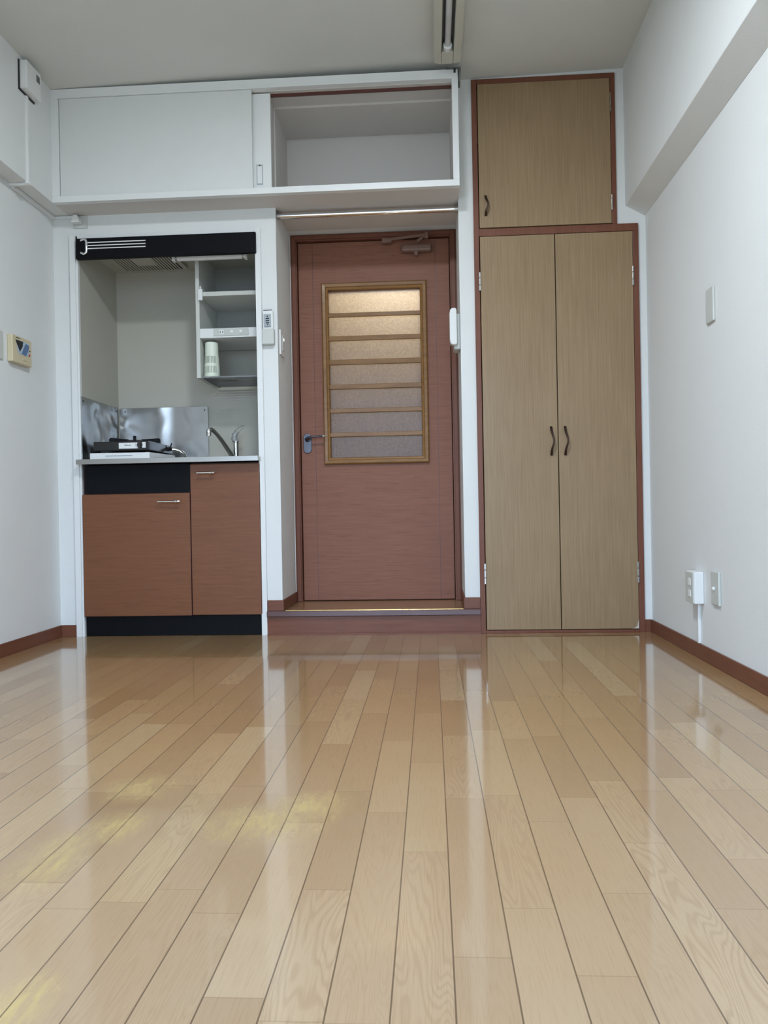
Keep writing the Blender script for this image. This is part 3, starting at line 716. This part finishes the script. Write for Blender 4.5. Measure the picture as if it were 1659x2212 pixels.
th = thing('water_heater_control', (-1.76, 3.30, 1.235), 'yellowed cream control panel with dark screen and blue print on left wall', 'control panel')
T0, T1 = 3.215, 3.375
obj('case', MB().box(-1.7698, -1.745, T0, T1, 1.232, 1.348), M['cream'], th, bevel=.004)
sc_ = MB().poly([(-1.745, 3.238, 1.328), (-1.745, 3.300, 1.330), (-1.745, 3.296, 1.308), (-1.745, 3.272, 1.282)], (.0012, 0, 0)); obj('screen', sc_, M['ink'], th)
sc_ = MB().poly([(-1.745, 3.246, 1.300), (-1.745, 3.300, 1.331), (-1.745, 3.352, 1.331), (-1.745, 3.345, 1.275), (-1.745, 3.262, 1.272)], (.0007, 0, 0)); obj('pale_print', sc_, M['lightblue'], th)
sc_ = MB().poly([(-1.745, 3.322, 1.326), (-1.745, 3.350, 1.322), (-1.745, 3.345, 1.302), (-1.745, 3.322, 1.272), (-1.745, 3.288, 1.276), (-1.745, 3.300, 1.296)], (.0014, 0, 0)); obj('blue_print', sc_, M['blue'], th)
obj('red_mark', MB().box(-1.745, -1.7435, 3.347, 3.358, 1.277, 1.285), M['red'], th)
obj('screen_mark', MB().box(-1.745, -1.7438, 3.350, 3.362, 1.298, 1.301), M['ink'], th)
obj('printed_line', MB().box(-1.745, -1.7440, 3.245, 3.275, 1.337, 1.340), M['ink'], th)
obj('button', MB().box(-1.745, -1.743, 3.295, 3.330, 1.250, 1.257), M['cream'], th)
sw = thing('light_switch_plate', (-1.765, 3.115, 1.23), 'grey white switch plate cut by the left edge of the picture', 'switch')
obj('plate', MB().box(-1.7698, -1.762, 3.05, 3.175, 1.230, 1.348), M['greyplastic'], sw, bevel=.003)
obj('rocker', MB().box(-1.762, -1.758, 3.085, 3.125, 1.255, 1.323), M['plastic'], sw, bevel=.002)

# ------------------------------------------------------------------ right wall
bp_ = thing('blank_wall_plate', (.99, 2.83, 1.21), 'blank grey plastic plate high on the right wall', 'wall plate')
obj('plate', MB().box(.988, .9968, 2.795, 2.868, 1.213, 1.334), M['greyplastic'], bp_, bevel=.003)
o1 = thing('wall_outlet', (.985, 3.01, .205), 'raised outlet box on the right wall, above a white cord cover', 'outlet')
obj('box', MB().box(.962, .9968, 2.958, 3.048, .208, .326), M['plastic'], o1, bevel=.003)
obj('plate', MB().box(.957, .9625, 2.960, 3.046, .210, .324), M['greyplastic'], o1, bevel=.002)
for z in (.232, .275): obj('socket', MB().box(.955, .958, 2.985, 3.012, z, z+.026), M['plastic'], o1, bevel=.001)
cv = tag(obj('cord_cover', MB().box(.986, .9968, 2.995, 3.009, .057, .208), M['plastic'], None, bevel=.002), 'narrow white cord cover from outlet down to the baseboard', 'cord cover')
o2 = thing('aerial_outlet', (.99, 2.82, .215), 'flat outlet plate with one round socket, right of the raised outlet', 'outlet')
obj('plate', MB().box(.987, .9968, 2.785, 2.860, .220, .338), M['greyplastic'], o2, bevel=.003)
obj('socket', MB().lathe((.987, 2.828, .278), [(.007, 0), (.006, -.006), (.003, -.007)], 16, 'x'), M['plastic'], o2)

# ------------------------------------------------------------------ doorway devices
rc = thing('remote_holder', (-.742, 3.64, 1.358), 'white remote control in a holder on the pillar beside the kitchenette', 'remote control')
obj('remote', MB().box(-.768, -.718, 3.628, 3.646, 1.372, 1.516), M['plastic'], rc, bevel=.004)
obj('remote_top', MB().box(-.764, -.722, 3.629, 3.645, 1.511, 1.5185), M['ink'], rc, bevel=.002)
obj('holder', MB().box(-.771, -.713, 3.620, 3.6495, 1.356, 1.430), M['greyplastic'], rc, bevel=.005)
obj('label_panel', MB().box(-.762, -.727, 3.6268, 3.6285, 1.436, 1.498), M['greylabel'], rc)
q = MB(); q.poly([(-.7485, 3.6262, 1.484), (-.7395, 3.6262, 1.484), (-.744, 3.6262, 1.492)], (0, .0008, 0))
obj('up_mark', q, M['ink'], rc)
q = MB(); q.poly([(-.7475, 3.6262, 1.4515), (-.7395, 3.6262, 1.4515), (-.7435, 3.6262, 1.4445)], (0, .0008, 0))
obj('down_mark', q, M['ink'], rc)
for z in (1.477, 1.467, 1.457): obj('button', MB().box(-.752, -.736, 3.6250, 3.6272, z-.0026, z+.0026), M['ink'], rc, bevel=.001)
obj('printed_line', MB().box(-.755, -.732, 3.6262, 3.6270, 1.4382, 1.4400), M['ink'], rc)
rs = thing('doorway_switch', (-.70, 3.74, 1.32), 'white light switch with lit indicator inside the doorway, left side', 'switch')
obj('plate', MB().box(-.7028, -.694, 3.690, 3.788, 1.322, 1.440), M['plastic'], rs, bevel=.002)
obj('rocker', MB().box(-.694, -.690, 3.724, 3.758, 1.345, 1.420), M['greyplastic'], rs, bevel=.002)
obj('indicator', MB().box(-.690, -.689, 3.737, 3.747, 1.395, 1.406), M['led'], rs)
ph = thing('intercom_handset', (.14, 3.74, 1.325), 'white intercom handset hanging inside the doorway on the right', 'intercom')
obj('base', MB().box(.122, .1518, 3.700, 3.800, 1.322, 1.490), M['greyplastic'], ph, bevel=.006)
q = MB().poly([(.117, 3.680, 1.340), (.106, 3.680, 1.346), (.102, 3.680, 1.365), (.102, 3.680, 1.488), (.106, 3.680, 1.506), (.117, 3.680, 1.513), (.133, 3.680, 1.511), (.136, 3.680, 1.500), (.137, 3.680, 1.350), (.134, 3.680, 1.341)], (0, .05, 0))
obj('handset', q, M['plastic'], ph, bevel=.004)
obj('handset_gap', MB().box(.103, .118, 3.728, 3.745, 1.36, 1.49), M['greymetal'], ph)

# ------------------------------------------------------------------ ceiling lights
lf_ = thing('fluorescent_fixture', (.106, 2.78, 2.55), 'long cream ceiling fixture with an unlit dusty tube', 'lamp')
def xs(y): return .106
zc = ceil_z(.106)
LY0, LY1, LZ = 2.10, 3.405, 2.490
h = MB()
outer = lambda z, i: None
h.poly([(.040, LY0, zc), (.048, LY0, LZ+.006), (.074, LY0, LZ), (.079, LY0, LZ), (.079, LY0, LZ+.030), (.040, LY0, zc)][:5]+[(.060, LY0, zc)], (0, LY1-LY0, 0))
h.poly([(.172, LY0, zc), (.164, LY0, LZ+.006), (.134, LY0, LZ), (.129, LY0, LZ), (.129, LY0, LZ+.030), (.152, LY0, zc)], (0, LY1-LY0, 0))
h.box(.079, .129, 3.315, LY1, LZ, zc); h.box(.079, .129, LY0, 2.15, LZ, zc)
obj('housing', h, M['lamphouse'], lf_, bevel=.004)
obj('reflector_trough', MB().box(.079, .129, 2.15, 3.315, LZ+.030, LZ+.036), M['greymetal'], lf_)
tr_ = MB(); tr_.box(.0785, .081, 2.15, 3.315, LZ+.001, LZ+.030); tr_.box(.127, .1295, 2.15, 3.315, LZ+.001, LZ+.030)
obj('trough_sides', tr_, M['greymetal'], lf_)
obj('tube', MB().tube([(.104, 2.18, LZ+.010), (.104, 3.290, LZ+.010)], .0125, 20), M['tube'], lf_, smooth=True)
obj('tube_socket', MB().lathe((.104, 3.275, LZ+.008), [(.0185, 0), (.0185, .022), (.013, .034), (.004, .038)], 20, 'y'), M['plastic'], lf_, smooth=True)
cl_ = thing('ceiling_lamp', (-.25, 1.80, 2.49), 'round white ceiling lamp lit in the middle of the room', 'lamp')
zz = ceil_z(-.25)
obj('lamp_housing', MB().lathe((-.25, 1.80, zz-.055), [(.165, 0), (.170, .004), (.170, .045), (.10, .055)], 40), M['plastic'], cl_, smooth=True)
obj('lamp_diffuser', MB().lathe((-.25, 1.80, zz-.063), [(.150, 0), (.155, .004), (.155, .007)], 40), M['lampglow'], cl_)
